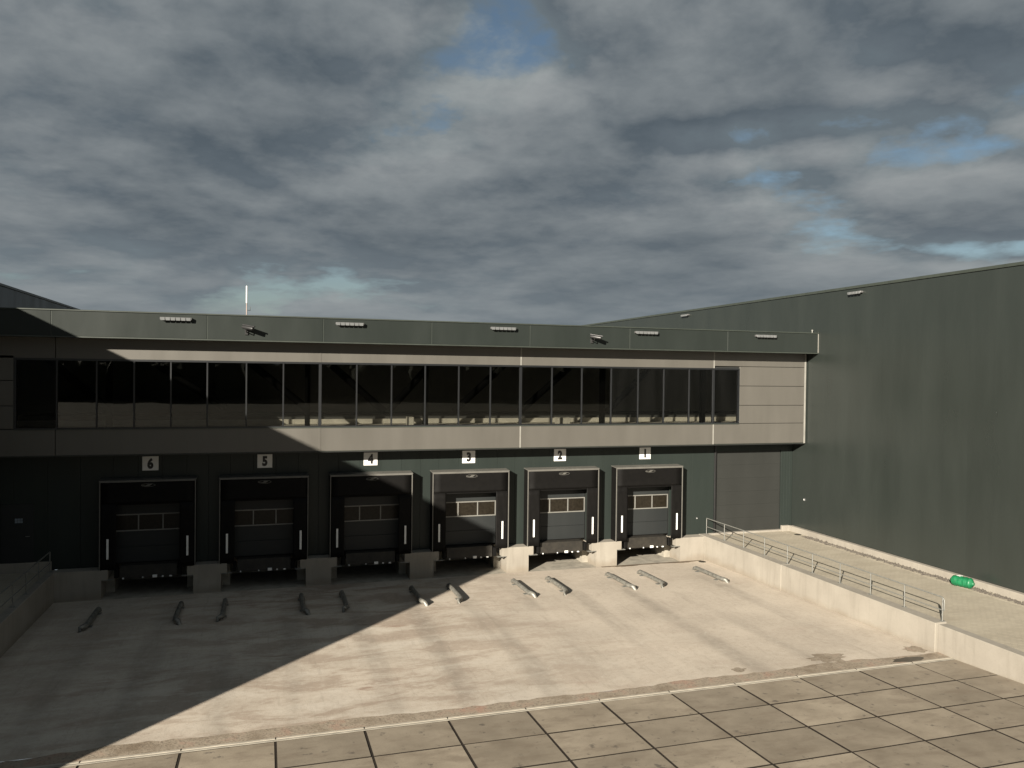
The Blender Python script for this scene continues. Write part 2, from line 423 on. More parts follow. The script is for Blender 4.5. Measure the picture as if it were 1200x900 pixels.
for j in range(11):
    yc = -14.60-PL*(j+.5)
    for i in range(-2, 12):
        xc = 1.49+PW*i
        me = slab_mesh
        if i == 11: me = edge_mesh; xc = 23.24
        if i == -2: me = edge_mesh2
        o = link('paving_slab', me, apron, (xc+random.uniform(-.006, .006), yc+random.uniform(-.005, .005), az(yc)+random.uniform(-.002, .002)))
        o.rotation_euler = (math.atan(-.05)+random.uniform(-.0012, .0012), random.uniform(-.0012, .0012), random.uniform(-.002, .002))
# side paving
rp = tag(B(24.3, XR-.7, -40, 0, ZU-.15, ZU).build('side_paving', 'paver'), kind='structure')
B(XR-.698, XR-.582, -40, 0, ZU-.15, ZU+.004, ch=.004).build('edging_kerb', 'paver', rp)
lp = tag(B(XL+.06, -3.4, -40, 0, ZU-.15, ZU).build('side_paving', 'paver'), kind='structure')
# gravel strip: loose stones
m = MB()
gs = B(XR-.58, XR-.2, -40, -.05, ZU-.15, ZU+.002)
rg = random.Random(3)
gb = tag(gs.build('stone_bed', 'paver'), kind='structure'); gs = MB()
def stone(mb, x, y, z, r):
    a = rg.uniform(0, 3.1); p = []
    for k in range(5):
        th = a+k*2*math.pi/5; q = r*rg.uniform(.7, 1.2); p.append((x+q*math.cos(th), y+q*math.sin(th), z))
    mb.add(p+[(x+rg.uniform(-.3, .3)*r, y, z+r*rg.uniform(.6, 1.1))], [(k, (k+1) % 5, 5) for k in range(5)])
for k in range(1700):
    stone(gs, XR-.40+rg.gauss(0, .10), -1.5-rg.random()*23, ZU, rg.uniform(.025, .075))
tag(gs.build('gravel_strip', 'gravel'), 'strip of loose dark stones along the foot of the right hall', 'gravel', kind='stuff')

# ================================================================== HALLS
def hall(name, label, xface, sgn, clad):
    cx = xface+sgn*16
    h = empty(name, (cx, 8, ZU), label, 'warehouse')
    a, b = sorted((xface+sgn*.06, xface+sgn*32))
    B(a, b, HALL_Y0, 40, ZU-.3, HT-.05).build('wall', 'dark', h)
    pl0, pl1 = sorted((xface-sgn*.0, xface+sgn*.055))
    pm = B(0, pl1-pl0, -.5495, .5495, 0, HT-.13-1.52).mesh('cladding_panel', clad)
    y = HALL_Y0+.56
    while y < 39.5:
        link('cladding_panel', pm, h, (pl0-cx, y-8, 1.52-ZU)); y += 1.1
    a, b = sorted((xface-sgn*.05, xface+sgn*.25))
    B(a, b, HALL_Y0-.05, 40.05, HT-.12, HT, ch=.01).build('roof_capping', 'cap', h)
    a, b = sorted((xface-sgn*.2, xface+sgn*.05))
    B(a, b, HALL_Y0, -.02, ZU-.2, 1.5, ch=.015).build('concrete_base', 'conc', h)
    a, b = sorted((xface+sgn*.25, xface+sgn*31.9))
    B(a, b, HALL_Y0+.1, 39.9, HT-.05, HT-.02).build('roof', 'roof', h)
    return h
hr = hall('warehouse_hall', 'tall dark green clad warehouse hall sunlit on the right of the yard', XR, 1, 'gloss')
hl = hall('warehouse_hall', 'dark warehouse hall in shade at far left whose roof edge shows above the low roof', XL, -1, 'dark')

# ================================================================== DOCK BUILDING
db = empty('dock_building', (10.5, 6, .2), 'low loading dock block with dark fascia, beige window storey and six truck docks', 'building')
def panel(name, mat, x0, x1, y0, y1, z0, z1, ch=.008, parent=db):
    return B(x0, x1, y0, y1, z0, z1, ch=ch).build(name, mat, parent)
# dark ground-floor cladding: piers, lintels
OP0, OP1, OPT = -1.3, 1.3, 4.32
g = .0025
def dwall(x0, x1, z0, z1, n):
    st = (x1-x0)/n
    for k in range(n): panel('cladding_panel', 'dark', x0+st*k+g, x0+st*(k+1)-g, 0, .08, z0, z1, .004)
xs_ = sorted(DOCK)
edges = [XL+.06]
for c in xs_:
    a = edges[-1]; dwall(a, c+OP0, 1.3, 5.6, 2 if c > xs_[0] else 6); dwall(c+OP0, c+OP1, OPT, 5.6, 3); edges.append(c+OP1)
dwall(edges[-1], 24.66, 1.3, 5.6, 2)
dwall(28.40, XR-.01, 1.3, 5.6, 4)
dwall(24.76, 28.40, 5.2, 5.6, 2)
# backing wall behind the cladding, with door openings left free
m = MB(); a = XL+.06
for c in xs_:
    m.box(a, c+OP0, .085, .25, 1.28, 5.6); m.box(c+OP0, c+OP1, .085, .25, OPT, 5.6); a = c+OP1
m.box(a, 24.76, .085, .25, 1.28, 5.6); m.box(24.76, 28.4, .13, .25, 1.1, 5.6); m.box(28.4, XR, .085, .25, 1.1, 5.6)
m.build('backing_wall', 'soffit', db)
panel('cladding_trim', 'black', 24.66, 24.75, -.06, .08, 1.28, 5.6)
panel('concrete_base', 'conc', XL+.06, -3.36, -.06, .084, 1.0, 1.62, .01)
panel('concrete_base', 'conc', 28.42, XR-.2, -.16, .084, 1.0, 1.52, .012)
panel('door_sill', 'conc', 24.3, 28.42, -.12, .12, 1.0, 1.33, .01)
# big service door at upper level
sdr = B(24.76, 28.38, .105, .125, 1.33, 5.2).build('service_door', 'roller', db)
for k in range(6):
    h_ = (5.19-1.335)/6
    panel('door_section', 'roller', 24.77, 28.37, .06, .102, 1.335+k*h_+.001, 1.335+(k+1)*h_-.001, .002, sdr)
# personnel door on the dark left
pd = B(-5.0, -3.95, -.03, -.004, 1.63, 3.8, ch=.006).build('personnel_door', 'door', db)
m = MB(); 
for i in range(3):
    for j in range(2): m.box(-4.56+i*.088, -4.56+i*.088+.076, -.042, -.031, 3.10+j*.088, 3.10+j*.088+.076)
m.build('door_light', 'grille', pd)
MB().tube([(-4.08,-.03,2.6),(-4.08,-.09,2.6),(-4.2,-.09,2.6)], .012, 8).build('door_handle', 'galv', pd)

# upper beige storey
YB = -1.0
BZ0, WZ0, WZ1, BZ1 = 5.655, 6.63, 9.13, 9.95
jb = [XL+.06, -3.04, 6.27, 14.61, 23.97, 28.97]
for a, b in zip(jb[:-1], jb[1:]):
    if b > 25: continue
    panel('lower_band_panel', 'band', a+.012, b-.012, YB, YB+.1, BZ0, WZ0-.03)
    panel('upper_band_panel', 'band', a+.012, b-.012, YB, YB+.1, WZ1+.03, BZ1)
rows = [BZ0, 6.605, 7.455, 8.36, 9.265, BZ1]
for k in range(5):
    x0 = 23.98 if k in (0, 4) else 25.33
    panel('end_cassette', 'band', x0+.01, 28.90, YB, YB+.1, rows[k]+.009, rows[k+1]-.009)
for k in range(1, 4):
    panel('end_cassette', 'band', XL+.06, -4.36, YB, YB+.1, rows[k]+(.01 if k > 1 else .03), rows[k+1]-.01)
panel('end_cassette', 'band', 25.33-.01, 25.34, YB+.02, YB+.1, WZ0, WZ1, .002)
for x in jb[2:5]:
    for z0, z1 in ((BZ0, WZ0-.03), (WZ1+.03, BZ1)): panel('joint_strip', 'trim' if x > 10 else 'band', x-.03 if x > 10 else x-.04, x+.03 if x > 10 else x+.04, YB-.008, YB+.06, z0+.002, z1-.002, .004)
panel('corner_trim', 'trim', 28.905, 28.985, YB-.02, YB+.1, BZ0-.02, BZ1, .006)
panel('return_panel', 'band', 28.905, XR-.002, YB+.1, YB+.16, BZ0, BZ1, .004)
panel('soffit', 'soffit', XL+.06, 28.95, YB+.02, .084, 5.601, 5.64, .002)
panel('band_drip_edge', 'cap', XL+.06, 28.96, YB-.015, YB+.05, BZ0-.02, BZ0-.002, .004)
m = MB(); m.box(XL+.06, XR-.01, YB+.105, YB+.25, 5.645, WZ0-.05); m.box(XL+.06, XR-.01, YB+.105, YB+.25, WZ1+.05, 10.4)
m.box(XL+.06, -4.35, YB+.105, YB+.25, WZ0-.05, WZ1+.05); m.box(25.33, XR-.01, YB+.165, YB+.25, WZ0-.05, WZ1+.05)
m.build('band_core', 'soffit', db)
# ribbon window
mull = [-4.28, -3.0, -1.70, -.45, .81, 2.09, 3.50, 4.87, 6.27, 7.70, 9.10, 10.48, 11.90, 13.27, 14.61, 16.03, 17.42, 18.82, 20.13, 21.41, 22.70, 23.96, 25.26]
m = MB(); m.box(-4.355, 25.325, YB-.012, YB+.12, WZ0-.045, WZ0+.03); m.box(-4.355, 25.325, YB-.012, YB+.12, WZ1-.03, WZ1+.045)
m.box(-4.355, -4.28, YB-.012, YB+.12, WZ0+.03, WZ1-.03); m.box(25.26, 25.325, YB-.012, YB+.12, WZ0+.03, WZ1-.03)
wf = m.build('ribbon_window', 'frame', db)
for k in range(1, 22):
    wd = .055 if k in (8, 14, 21) else .028
    panel('mullion', 'mull', mull[k]-wd, mull[k]+wd, YB, YB+.11, WZ0+.03, WZ1-.03, .004, wf)
for k in range(22):
    B(mull[k]+.02, mull[k+1]-.02, YB+.06, YB+.066, WZ0+.03, WZ1-.03).build('pane', 'glass', wf)
B(-4.35, 25.3, YB-.03, YB-.013, WZ0-.05, WZ0-.02).build('sill', 'cap', wf)
# fascia
YF = -1.8; FZ0, FZ1 = 9.94, 10.90
jf = [XL+.06, -3.0, 2.13, 6.32, 10.56, 14.72, 19.29, 24.15, XR-.01]
for a, b in zip(jf[:-1], jf[1:]):
    panel('fascia_panel', 'dark2', a+.012, b-.012, YF, YF+.09, FZ0+.02, FZ1-.05)
for x in jf[1:-1]: panel('fascia_joint', 'cap', x-.035, x+.035, YF+.015, YF+.1, FZ0+.02, FZ1-.05, .003)
panel('fascia_capping', 'cap', XL+.05, XR-.006, YF-.035, YF+.25, FZ1-.05, FZ1, .01)
panel('fascia_drip', 'cap', XL+.05, XR-.008, YF-.02, YF+.1, FZ0-.03, FZ0+.018, .004)
panel('fascia_end_trim', 'trim', XR-.05, XR-.012, YF-.015, YF+.0, FZ0, FZ1-.05, .003)
panel('eaves_soffit', 'soffit', XL+.06, XR-.01, YF+.1, YB+.1, FZ0-.02, FZ0, .003)
panel('fascia_back', 'soffit', XL+.06, XR-.01, YF+.102, YF+.2, FZ0+.01, FZ1-.051, .003)
panel('roof', 'roof', XL+.06, XR-.01, YF+.25, 24, 10.45, 10.75, .01)
# interior of the upper storey
panel('upper_floor', 'int_floor', XL+.06, XR-.02, YB+.25, 4.6, 6.2, 6.42, .005)
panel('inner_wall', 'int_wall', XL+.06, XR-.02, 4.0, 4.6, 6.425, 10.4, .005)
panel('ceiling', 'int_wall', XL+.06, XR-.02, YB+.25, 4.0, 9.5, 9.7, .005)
panel('painted_sun_strip', 'int_floor', XL+.06, XR-.02, 3.85, 3.95, 6.425, 6.64, .005)  # added pale strip, its colour stands in for sunlight on the wall foot
panel('rear_wall', 'dark', XL+.06, XR-.02, 23.8, 24, 1.25, 10.44, .005)
for x in (-1.5, 5.85, 10.75, 18.95, 24.15):
    wd = .10
    m = MB(); m.box(x-wd, x+wd, .18, .2, 6.42, 9.5); m.box(x-wd, x+wd, .4, .42, 6.42, 9.5); m.box(x-.01, x+.01, .2, .4, 6.42, 9.5)
    m.build('steel_column', 'steel', db)
for (xa, za, xb, zb) in [(-3.6,9.2,-1.5,7.2),(.2,9.0,2.7,7.3),(3.4,9.3,5.8,7.3),(6.6,9.25,9.0,7.15),(9.2,7.2,10.8,9.0),(12.0,7.15,14.3,9.25),(14.95,7.1,17.3,9.1),(19.2,7.1,21.3,9.1)]:
    MB().tube([(xa,.3,za),(xb,.3,zb)], .15, 8).build('brace', 'steel', db)
MB().tube([(XL+.1,.3,7.08),(XR-.1,.3,7.08)], .06, 8).build('truss_chord', 'steel', db)

# concrete plinths between the pits
UPW = [-1.25, 1.25]; LOW = [-1.43, 1.43]
bounds = []
for i in range(7):
    left = -3.2 if i == 0 else xs_[i-1]
    right = 24.1 if i == 6 else xs_[i]
    ul = left+.02 if i == 0 else left+1.38; ur = right-.1 if i == 6 else right-1.38
    ll = left+.02 if i == 0 else left+1.6; lr = right-.1 if i == 6 else right-1.6
    if i == 6: ur = 23.86; lr = 23.86
    pts = [(ll, .12), (lr, .12), (lr, .93), (ur, .93), (ur, 1.285), (ur-.015, 1.3), (ul+.015, 1.3), (ul, 1.285), (ul, .93), (ll, .93)]
    p = MB().prism(pts, 1, -.55, .45).build('concrete_plinth', 'conc', db)
    il = ll-(.0 if i == 0 else .3); ir = lr+(.0 if i == 6 else .3)
    B(il, ir, .452, 2.29, .12, 1.27).build('pit_cheek', 'pit', p)
    for s, xe in ((-1, ul), (1, ur)):
        if (i == 0 and s < 0) or (i == 6 and s > 0): continue
        x0, x1 = sorted((xe-s*.20, xe+s*.19))
        B(x0, x1, -.57, -.40, .905, .928).build('ledge_angle', 'galv', p)
panel('pit_back_wall', 'pit', -3.2, 24.0, 2.3, 2.4, .1, 1.28, .005)

# ------------------------------------------------------------------ dock doors (parts of the building)
door_parts = None
for k, c in enumerate(DOCK):
    loc = Vector((c-10.5, .1-6, 1.40-.2))
    if door_parts is None:
        dm = [B(-1.28, 1.28, .03, .06, 0, 2.92).mesh('dock_door', 'door')]
        secs = [(0, .60), (.60, 1.20), (1.86, 2.42), (2.42, 2.92)]
        sm_ = [B(-1.27, 1.27, -.01, .028, a+.004, b-.004, ch=.006).mesh('door_section', 'door') for a, b in secs]
        m = MB()
        m.box(-1.27, 1.27, -.02, .028, 1.20, 1.245); m.box(-1.27, 1.27, -.02, .028, 1.815, 1.86)
        for xx in (-1.27, -.445, .425, 1.225): m.box(xx, xx+.045, -.02, .028, 1.245, 1.815)
        fm = m.mesh('window_frame', 'doorframe')
        pm_ = [B(a, b, .005, .02, 1.245, 1.815).mesh('pane', 'pane') for a, b in ((-1.225, -.445), (-.40, .425), (.47, 1.225))]
        gm = B(-1.28, 1.28, -.02, .03, -.02, .0).mesh('bottom_seal', 'rubber')
        door_parts = 1
    d = link('dock_door', dm[0], db, loc)
    for me in sm_: link('door_section', me, d)
    fo = link('window_frame', fm, d)
    for me in pm_: link('pane', me, d)
    link('bottom_seal', gm, d)

# ------------------------------------------------------------------ dock shelters
WORD = ['one', 'two', 'three', 'four', 'five', 'six']
SW, SZ0, SZ1, SY = 1.67, 1.30, 4.64, -.56
c = DOCK[0]
sh = empty('dock_shelter', (c, SY, SZ0), 'x', 'dock shelter', 'dock shelters around the truck doors')
T = lambda mb, name, mat, par=sh: mb.build(name, mat, par)
m = MB()
m.box(c-SW, c-SW+.05, SY+.03, -.005, SZ0, SZ1-.03); T(m, 'side_sheet', 'rubber')
m = MB(); m.box(c+SW-.05, c+SW, SY+.03, -.005, SZ0, SZ1-.03); T(m, 'side_sheet', 'rubber')
T(MB().prism([(SY-.01, SZ1-.035), (SY-.01, SZ1), (-.005, SZ1+.03), (-.005, SZ1)], 0, c-SW-.02, c+SW+.02), 'roof_sheet', 'flap')
# front edge profiles
for s in (-1, 1):
    x0, x1 = sorted((c+s*(SW+.008), c+s*(SW-.030)))
    T(B(x0, x1, SY-.012, SY+.028, SZ0, SZ1-.04, ch=.005), 'edge_profile', 'flap')
T(B(c-SW, c+SW, SY-.02, SY-.011, SZ1-.075, SZ1-.005), 'edge_profile', 'flap')
# curtains (slightly sagging sheets with thickness)
def curtain(x0, x1, z0, z1, amp, seed):
    rr = random.Random(seed); nx, nz = 10, 10; V = []; F = []
    a1, a2, a3 = rr.uniform(0, 6), rr.uniform(0, 6), rr.uniform(0, 6)
    for lay in (0, 1):
        for j in range(nz+1):
            for i in range(nx+1):
                u, v = i/nx, j/nz
                d = amp*(math.sin(u*5+a1+v*2)*.5+math.sin(v*7+a2+u)*.5+.4*math.sin(u*11+v*9+a3))
                V.append((x0+(x1-x0)*u, SY+.012+d+lay*.012, z0+(z1-z0)*v))
    n = nx+1; L = n*(nz+1)
    for j in range(nz):
        for i in range(nx):
            q = j*n+i; F.append((q, q+1, q+n+1, q+n)); F.append((L+q, L+q+n, L+q+n+1, L+q+1))
    bd = [i for i in range(n)]+[j*n+nx for j in range(1, nz+1)]+[nz*n+i for i in range(nx-1, -1, -1)]+[j*n for j in range(nz-1, 0, -1)]
    for a, b in zip(bd, bd[1:]+bd[:1]): F.append((a, L+a, L+b, b))
    return MB().add(V, F, True)
T(curtain(c-SW+.045, c+SW-.045, 3.76, SZ1-.045, .010, 1), 'top_curtain', 'rubber')
T(curtain(c-SW+.045, c-1.10, SZ0-.02, 3.755, .010, 2), 'side_curtain', 'rubber')
T(curtain(c+1.10, c+SW-.045, SZ0-.02, 3.755, .010, 3), 'side_curtain', 'rubber')
T(B(c-SW+.05, c+SW-.05, SY+.05, SY+.07, 3.70, 4.0), 'curtain_backing', 'rubber')
for s in (-1, 1):
    xx = c+s*1.385
    T(B(xx-.038, xx+.038, SY-.035, SY-.02, 1.70, 2.46, ch=.006), 'guide_marker', 'white')
# oval mark on the top curtain
m = MB(); n = 24; ro, ri_ = (.25, .065), (.232, .053)
V = []; F = []
for k in range(n):
    a = 2*math.pi*k/n
    V += [(c+ro[0]*math.cos(a), SY-.0212, 4.44+ro[1]*math.sin(a)), (c+ri_[0]*math.cos(a), SY-.0212, 4.44+ri_[1]*math.sin(a))]
    q = (k+1) % n; F.append((2*k, 2*q, 2*q+1, 2*k+1))
m.add(V, F)
m.add([(c-.13, SY-.0214, 4.405), (c+.03, SY-.0214, 4.405), (c+.15, SY-.0214, 4.475), (c-.01, SY-.0214, 4.475)], [(0,1,2,3)])
m.add([(c-.22, SY-.0213, 4.425), (c-.12, SY-.0213, 4.425), (c-.10, SY-.0213, 4.445), (c-.2, SY-.0213, 4.445)], [(0,1,2,3)])
T(m, 'maker_mark', 'flap')
sh['label'] = 'x'
shelters = [sh]
for c2 in DOCK[1:]:
    o = copy_tree(sh); o.location.x = c2; shelters.append(o)
lab = {1: 'sunlit black dock shelter below sign one, nearest the ramp wall railing',
       2: 'sunlit black dock shelter below the sign numbered two',
       3: 'black dock shelter below sign three, crossed by the edge of the big shadow',
       4: 'shaded black dock shelter below sign four with its top right corner in sun',
       5: 'black dock shelter in full shade below the sign numbered five',
       6: 'black dock shelter in deep shade below sign six, farthest left'}
for k, o in enumerate(shelters): o['label'] = lab[k+1]

# ------------------------------------------------------------------ dock levellers
c = DOCK[0]
lv = empty('dock_leveller', (c, .6, .93), 'x', 'dock leveller', 'steel levellers under the dock doors')
T(B(c-1.02, c+1.02, -.30, 2.25, 1.25, 1.375, ch=.008), 'platform', 'lip', lv)
m = MB(); m.prism([(-.345, 1.37), (-.305, 1.37), (-.305, .94), (-.36, .90), (-.375, .92)], 0, c-1.0, c+1.0); T(m, 'lip', 'lip', lv)
for dx, wd in ((-.88, .05), (-.2, .04), (.22, .16), (.5, .06), (.78, .09)):
    T(B(c+dx-wd/2, c+dx+wd/2, -.41, -.36, .885, .885+(.10 if wd > .1 else .05), ch=.006), 'lip_stop', 'white', lv)
for s in (-1, 1): T(B(c+s*1.11-.07, c+s*1.11+.07, -.44, -.2, .94, 1.30, ch=.015), 'rubber_buffer', 'rubber', lv)
T(B(c-.95, c+.95, .0, 1.9, 1.02, 1.245), 'underframe', 'joint', lv)
lvs = [lv]
for c2 in DOCK[1:]:
    o = copy_tree(lv); o.location.x = c2; lvs.append(o)
for k, o in enumerate(lvs): o['label'] = 'brown steel dock leveller with hanging lip in the doorway below sign %s' % WORD[k]

# ------------------------------------------------------------------ number signs
def numeral(txt):
    cu = bpy.data.curves.new('numeral', 'FONT'); cu.body = txt; cu.size = .50; cu.align_x = 'CENTER'; cu.align_y = 'CENTER'
    cu.extrude = .004; cu.offset = .030; cu.resolution_u = 4
    tmp = bpy.data.objects.new('tmp', cu); col.objects.link(tmp)
    dg = bpy.context.evaluated_depsgraph_get(); me = bpy.data.meshes.new_from_object(tmp.evaluated_get(dg))
    bpy.data.objects.remove(tmp); bpy.data.curves.remove(cu)
    xs = [v.co.x for v in me.vertices]; zs = [v.co.y for v in me.vertices]
    mx, mz = (min(xs)+max(xs))/2, (min(zs)+max(zs))/2
    for v in me.vertices:
        x, y, z = v.co; v.co = ((x-mx)*.80, -z, (y-mz)*1.0)
    me.materials.clear(); me.materials.append(MT['black']); me.name = 'numeral'
    return me
plate = B(-.285, .285, -.012, .012, -.27, .27, ch=.004).mesh('plate', 'plate')
for k, c in enumerate(DOCK):
    s = empty('number_sign', (c, -.017, 5.2), 'white square sign with black numeral %s above a dock door' % WORD[k], 'sign', 'dock number signs')
    link('plate', plate, s); o = link('numeral', numeral(str(k+1)), s, (0, -.016, 0))

# ------------------------------------------------------------------ wheel guides
def guide(side):
    mb = MB(); y0, y1 = -2.2, -4.35; r = .085
    z = lambda y: yz(y)+.13
    path = [(0, y0, z(y0)-.17), (0, y0-.08, z(y0)-.05), (0, y0-.2, z(y0))]
    for q in range(1, 5): path.append((0, y0-.2+(y1-y0+.2)*q/4, z(y0+(y1-y0)*q/4)))
    for a in (20, 36): path.append((side*.32*(1-math.cos(R(a))), y1-.32*math.sin(R(a)), z(y1)))
    l = Vector(path[-1]); path.append((l.x+side*.06, l.y-.08, l.z-.02)); path.append((l.x+side*.09, l.y-.12, l.z-.16))
    mb.tube(path, r, 12)
    return mb
gl_mesh, gr_mesh = guide(-1).mesh('guide_tube', 'guide', (0, -3.3, .25)), guide(1).mesh('guide_tube', 'guide', (0, -3.3, .25))
foot = B(-.13, .13, -.09, .09, 0, .02, ch=.004).mesh('foot_plate', 'galv')
for k, c in enumerate(DOCK):
    for s, me, nm in ((-1, gl_mesh, 'left'), (1, gr_mesh, 'right')):
        g_ = empty('wheel_guide', (c+s*1.35, -3.3, .25), 'bent galvanised wheel guide tube on the yard, %s of the pair facing dock %s' % (nm, WORD[k]), 'wheel guide', 'wheel guide tubes in front of the docks')
        link('guide_tube', me, g_)
        for y in (-2.6, -4.1): link('foot_plate', foot, g_, (0, y+3.3, yz(y)+.002-.25))

# ------------------------------------------------------------------ retaining walls
rw = empty('retaining_wall', (24.1, -12, ZU), 'sunlit pale concrete ramp wall with railing on the right of the yard', 'wall')
for a, b, t_ in ((-6.32, -.56, 1.32), (-13.95, -6.335, 1.32)):
    panel('wall_section', 'conc', 23.87, 24.32, a, b, .05, t_, .015, rw)
panel('wall_section', 'conc', 23.97, 24.32, -31, -13.96, .05, 1.275, .015, rw)
panel('wall_section', 'conc', 23.87, 24.32, -.555, -.002, .05, 1.32, .012, rw)
panel('joint_filler', 'pit', 23.9, 24.3, -6.334, -6.321, .05, 1.31, .001, rw)
lw = empty('retaining_wall', (-3.3, -12, ZU), 'shaded concrete ramp wall on the dark left side of the yard', 'wall')
for a, b in ((-1.7, -.56), (-9.5, -1.73), (-31, -9.515)):
    panel('wall_section', 'conc', -3.46, -3.16, a, b, .05, 1.30, .015, lw)
panel('wall_section', 'conc', -3.46, -3.16, -.555, -.065, .05, 1.30, .012, lw)

# ------------------------------------------------------------------ railings
def railing(x, label, ys_, zt=2.06, zb=1.32):
    rl = empty('railing', (x, (ys_[0]+ys_[-1])/2, zb), label, 'railing', 'tube railings on the ramp walls')
    for y in ys_:
        MB().tube([(x, y, zb+.012), (x, y, zt)], .021, 8).build('post', 'galv', rl)
        B(x-.07, x+.07, y-.06, y+.06, zb, zb+.014).build('base_plate', 'galv', rl)
    a, b = ys_[0], ys_[-1]
    MB().tube([(x, a, zt), (x, b+.06, zt), (x, b-.02, zt-.02), (x, b-.06, zt-.08), (x, b-.06, zb+.36)], .022, 8).build('top_rail', 'galv', rl)
    MB().tube([(x, a, zb+.34), (x, b-.06, zb+.34)], .018, 8).build('knee_rail', 'galv', rl)
    return rl
py = [-.1-1.528*k for k in range(10)]
railing(24.24, 'galvanised tube railing on the sunlit right ramp wall', py)
railing(-3.33, 'galvanised tube railing on the shaded left ramp wall', [-.4-1.5*k for k in range(10)], 2.05, 1.30)

# ------------------------------------------------------------------ fascia lights
def floodlight(x, label, y=YF):
    f = empty('floodlight', (x, y, 10.66), label, 'light', 'bar lights along the fascia')
    B(x-.54, x+.54, y-.16, y-.002, 10.63, 10.72, ch=.01).build('housing', 'lamp', f)
    for k in range(6): B(x-.52+k*.175, x-.52+k*.175+.15, y-.18, y-.161, 10.60, 10.71, ch=.006).build('diffuser', 'diff', f)
    return f
for k, (x, l) in enumerate(((1.07, 'bar light on the fascia above dock six, left of the roof mast'), (7.32, 'bar light on the fascia above dock four'), (13.54, 'bar light on the fascia above dock three'), (20.05, 'bar light on the fascia above dock one'), (26.1, 'bar light on the fascia nearest the right hall'))):
    floodlight(x, l)
def wall_light(y, label):
    f = empty('wall_light', (XR, y, 12.5), label, 'light', 'bar lights high on the right hall')
    B(XR-.16, XR-.002, y-.42, y+.42, 12.52, 12.60, ch=.01).build('housing', 'lamp', f)
    for k in range(4): B(XR-.18, XR-.161, y-.40+k*.2, y-.40+k*.2+.17, 12.48, 12.59, ch=.006).build('diffuser', 'diff', f)
wall_light(-4.26, 'bar light high on the right hall in front of the fascia end')
wall_light(10.6, 'small bar light high on the right hall behind the low roof')

# ------------------------------------------------------------------ security cameras
def cctv(x, label):
    f = empty('security_camera', (x, YF, 10.3), label, 'security camera', 'security cameras on the fascia')
    B(x-.10, x+.02, YF-.05, YF-.002, 10.15, 10.35, ch=.008).build('wall_bracket', 'cctv', f)
    MB().tube([(x-.04, YF-.04, 10.25), (x-.04, YF-.28, 10.27), (x-.04, YF-.30, 10.36)], .022, 8).build('arm', 'cctv', f)
    a = Vector((x-.18, YF-.16, 10.44)); b = Vector((x+.20, YF-.46, 10.36))
    h = MB().tube([a, a.lerp(b, .1), a.lerp(b, .9), b], [.05, .07, .07, .06], 10).build('body', 'cctv', f)
    MB().tube([a.lerp(b, .02)+Vector((0, 0, .085)), a.lerp(b, 1.15)+Vector((0, 0, .085))], .03, 6).build('sun_hood', 'cctv', h)
cctv(3.55, 'security camera on the dark fascia below the roof mast')
cctv(17.55, 'security camera on the dark fascia above dock two')

# ------------------------------------------------------------------ roof mast
ant = empty('roof_mast', (3.42, 2.0, 10.75), 'thin pale mast standing on the low roof', 'mast')
MB().tube([(3.42, 2, 10.76), (3.42, 2, 11.65)], .022, 8).build('lower_tube', 'red', ant)
MB().tube([(3.42, 2, 11.65), (3.42, 2, 12.37)], .03, 8).build('aerial', 'white', ant)
B(3.27, 3.57, 1.85, 2.15, 10.75, 10.79, ch=.005).build('base_plate', 'galv', ant)
MB().tube([(3.42, 2, 11.35), (3.57, 2, 11.35), (3.57, 2, 11.5)], .014, 6).build('side_arm', 'galv', ant)
# corner post at the end of the roof
cp = empty('roof_vent_pipe', (XR-.12, -1.5, 10.9), 'small pale pipe end on the roof corner by the right hall', 'pipe')
MB().tube([(XR-.14, -1.5, 10.74), (XR-.14, -1.5, 11.0)], .03, 8).build('pipe', 'galv', cp)
MB().tube([(XR-.14, -1.5, 11.0), (XR-.14, -1.5, 11.05)], .05, 8).build('cap', 'galv', cp)

# ------------------------------------------------------------------ green roll
gx, gy, gz = 28.46, -10.62, ZU
gr = empty('plastic_roll', (gx, gy, gz), 'bright green plastic roll lying on the stones by the right hall', 'roll')
d = Vector((.30, -.95, 0)).normalized(); L = .82
path = []; rad = []
for i in range(25):
    u = i/24; 
    e = min(1, math.sin(min(u, 1-u)*math.pi/.30) if min(u, 1-u) < .15 else 1)
    path.append(Vector((gx, gy, gz+.185))+d*(u-.5)*L); rad.append(.19*max(.32, e)*(1+.045*math.sin(i*1.3)+.03*math.sin(i*2.9)))
o = MB().tube(path, rad, 16).build('roll_body', 'green', gr)
for q in (.3, .5, .7):
    p0 = Vector((gx, gy, gz+.185))+d*(q-.5)*L
    MB().tube([p0-d*.012, p0+d*.012], .196, 16).build('strap', 'green', gr)
B(gx-.07, gx+.09, gy+.05, gy+.2, gz+.372, gz+.384, ch=.004).build('paper_label', 'plate', gr)

# ------------------------------------------------------------------ drains
def gully(x, y, z, r, label, mat='joint'):
    g_ = empty('drain_gully', (x, y, z), label, 'drain', 'round drains in the paving')
    n = 14; mb = MB()
    mb.tube([(x, y, z), (x, y, z+.012)], r, 16); mb.build('rim', 'cap', g_)
    mb = MB()
    for k in range(-2, 3):
        hw = math.sqrt(max(0, (.85*r)**2-(k*.3*r)**2)); mb.box(x-hw, x+hw, y+k*.3*r-.05*r, y+k*.3*r+.05*r, z+.012, z+.02)
    mb.build('grate', 'joint', g_)
gully(XR-.42, -1.05, ZU+.002, .17, 'small dark drain in the paving at the inner corner by the right hall')
wf1 = empty('wall_switch', (23.75, -.02, 2.07), 'tiny pale switch box on the dark wall beside dock one', 'switch')
B(23.72, 23.78, -.04, -.002, 2.03, 2.11, ch=.005).build('box', 'lamp', wf1); B(23.737, 23.763, -.048, -.041, 2.055, 2.085).build('button', 'plate', wf1)
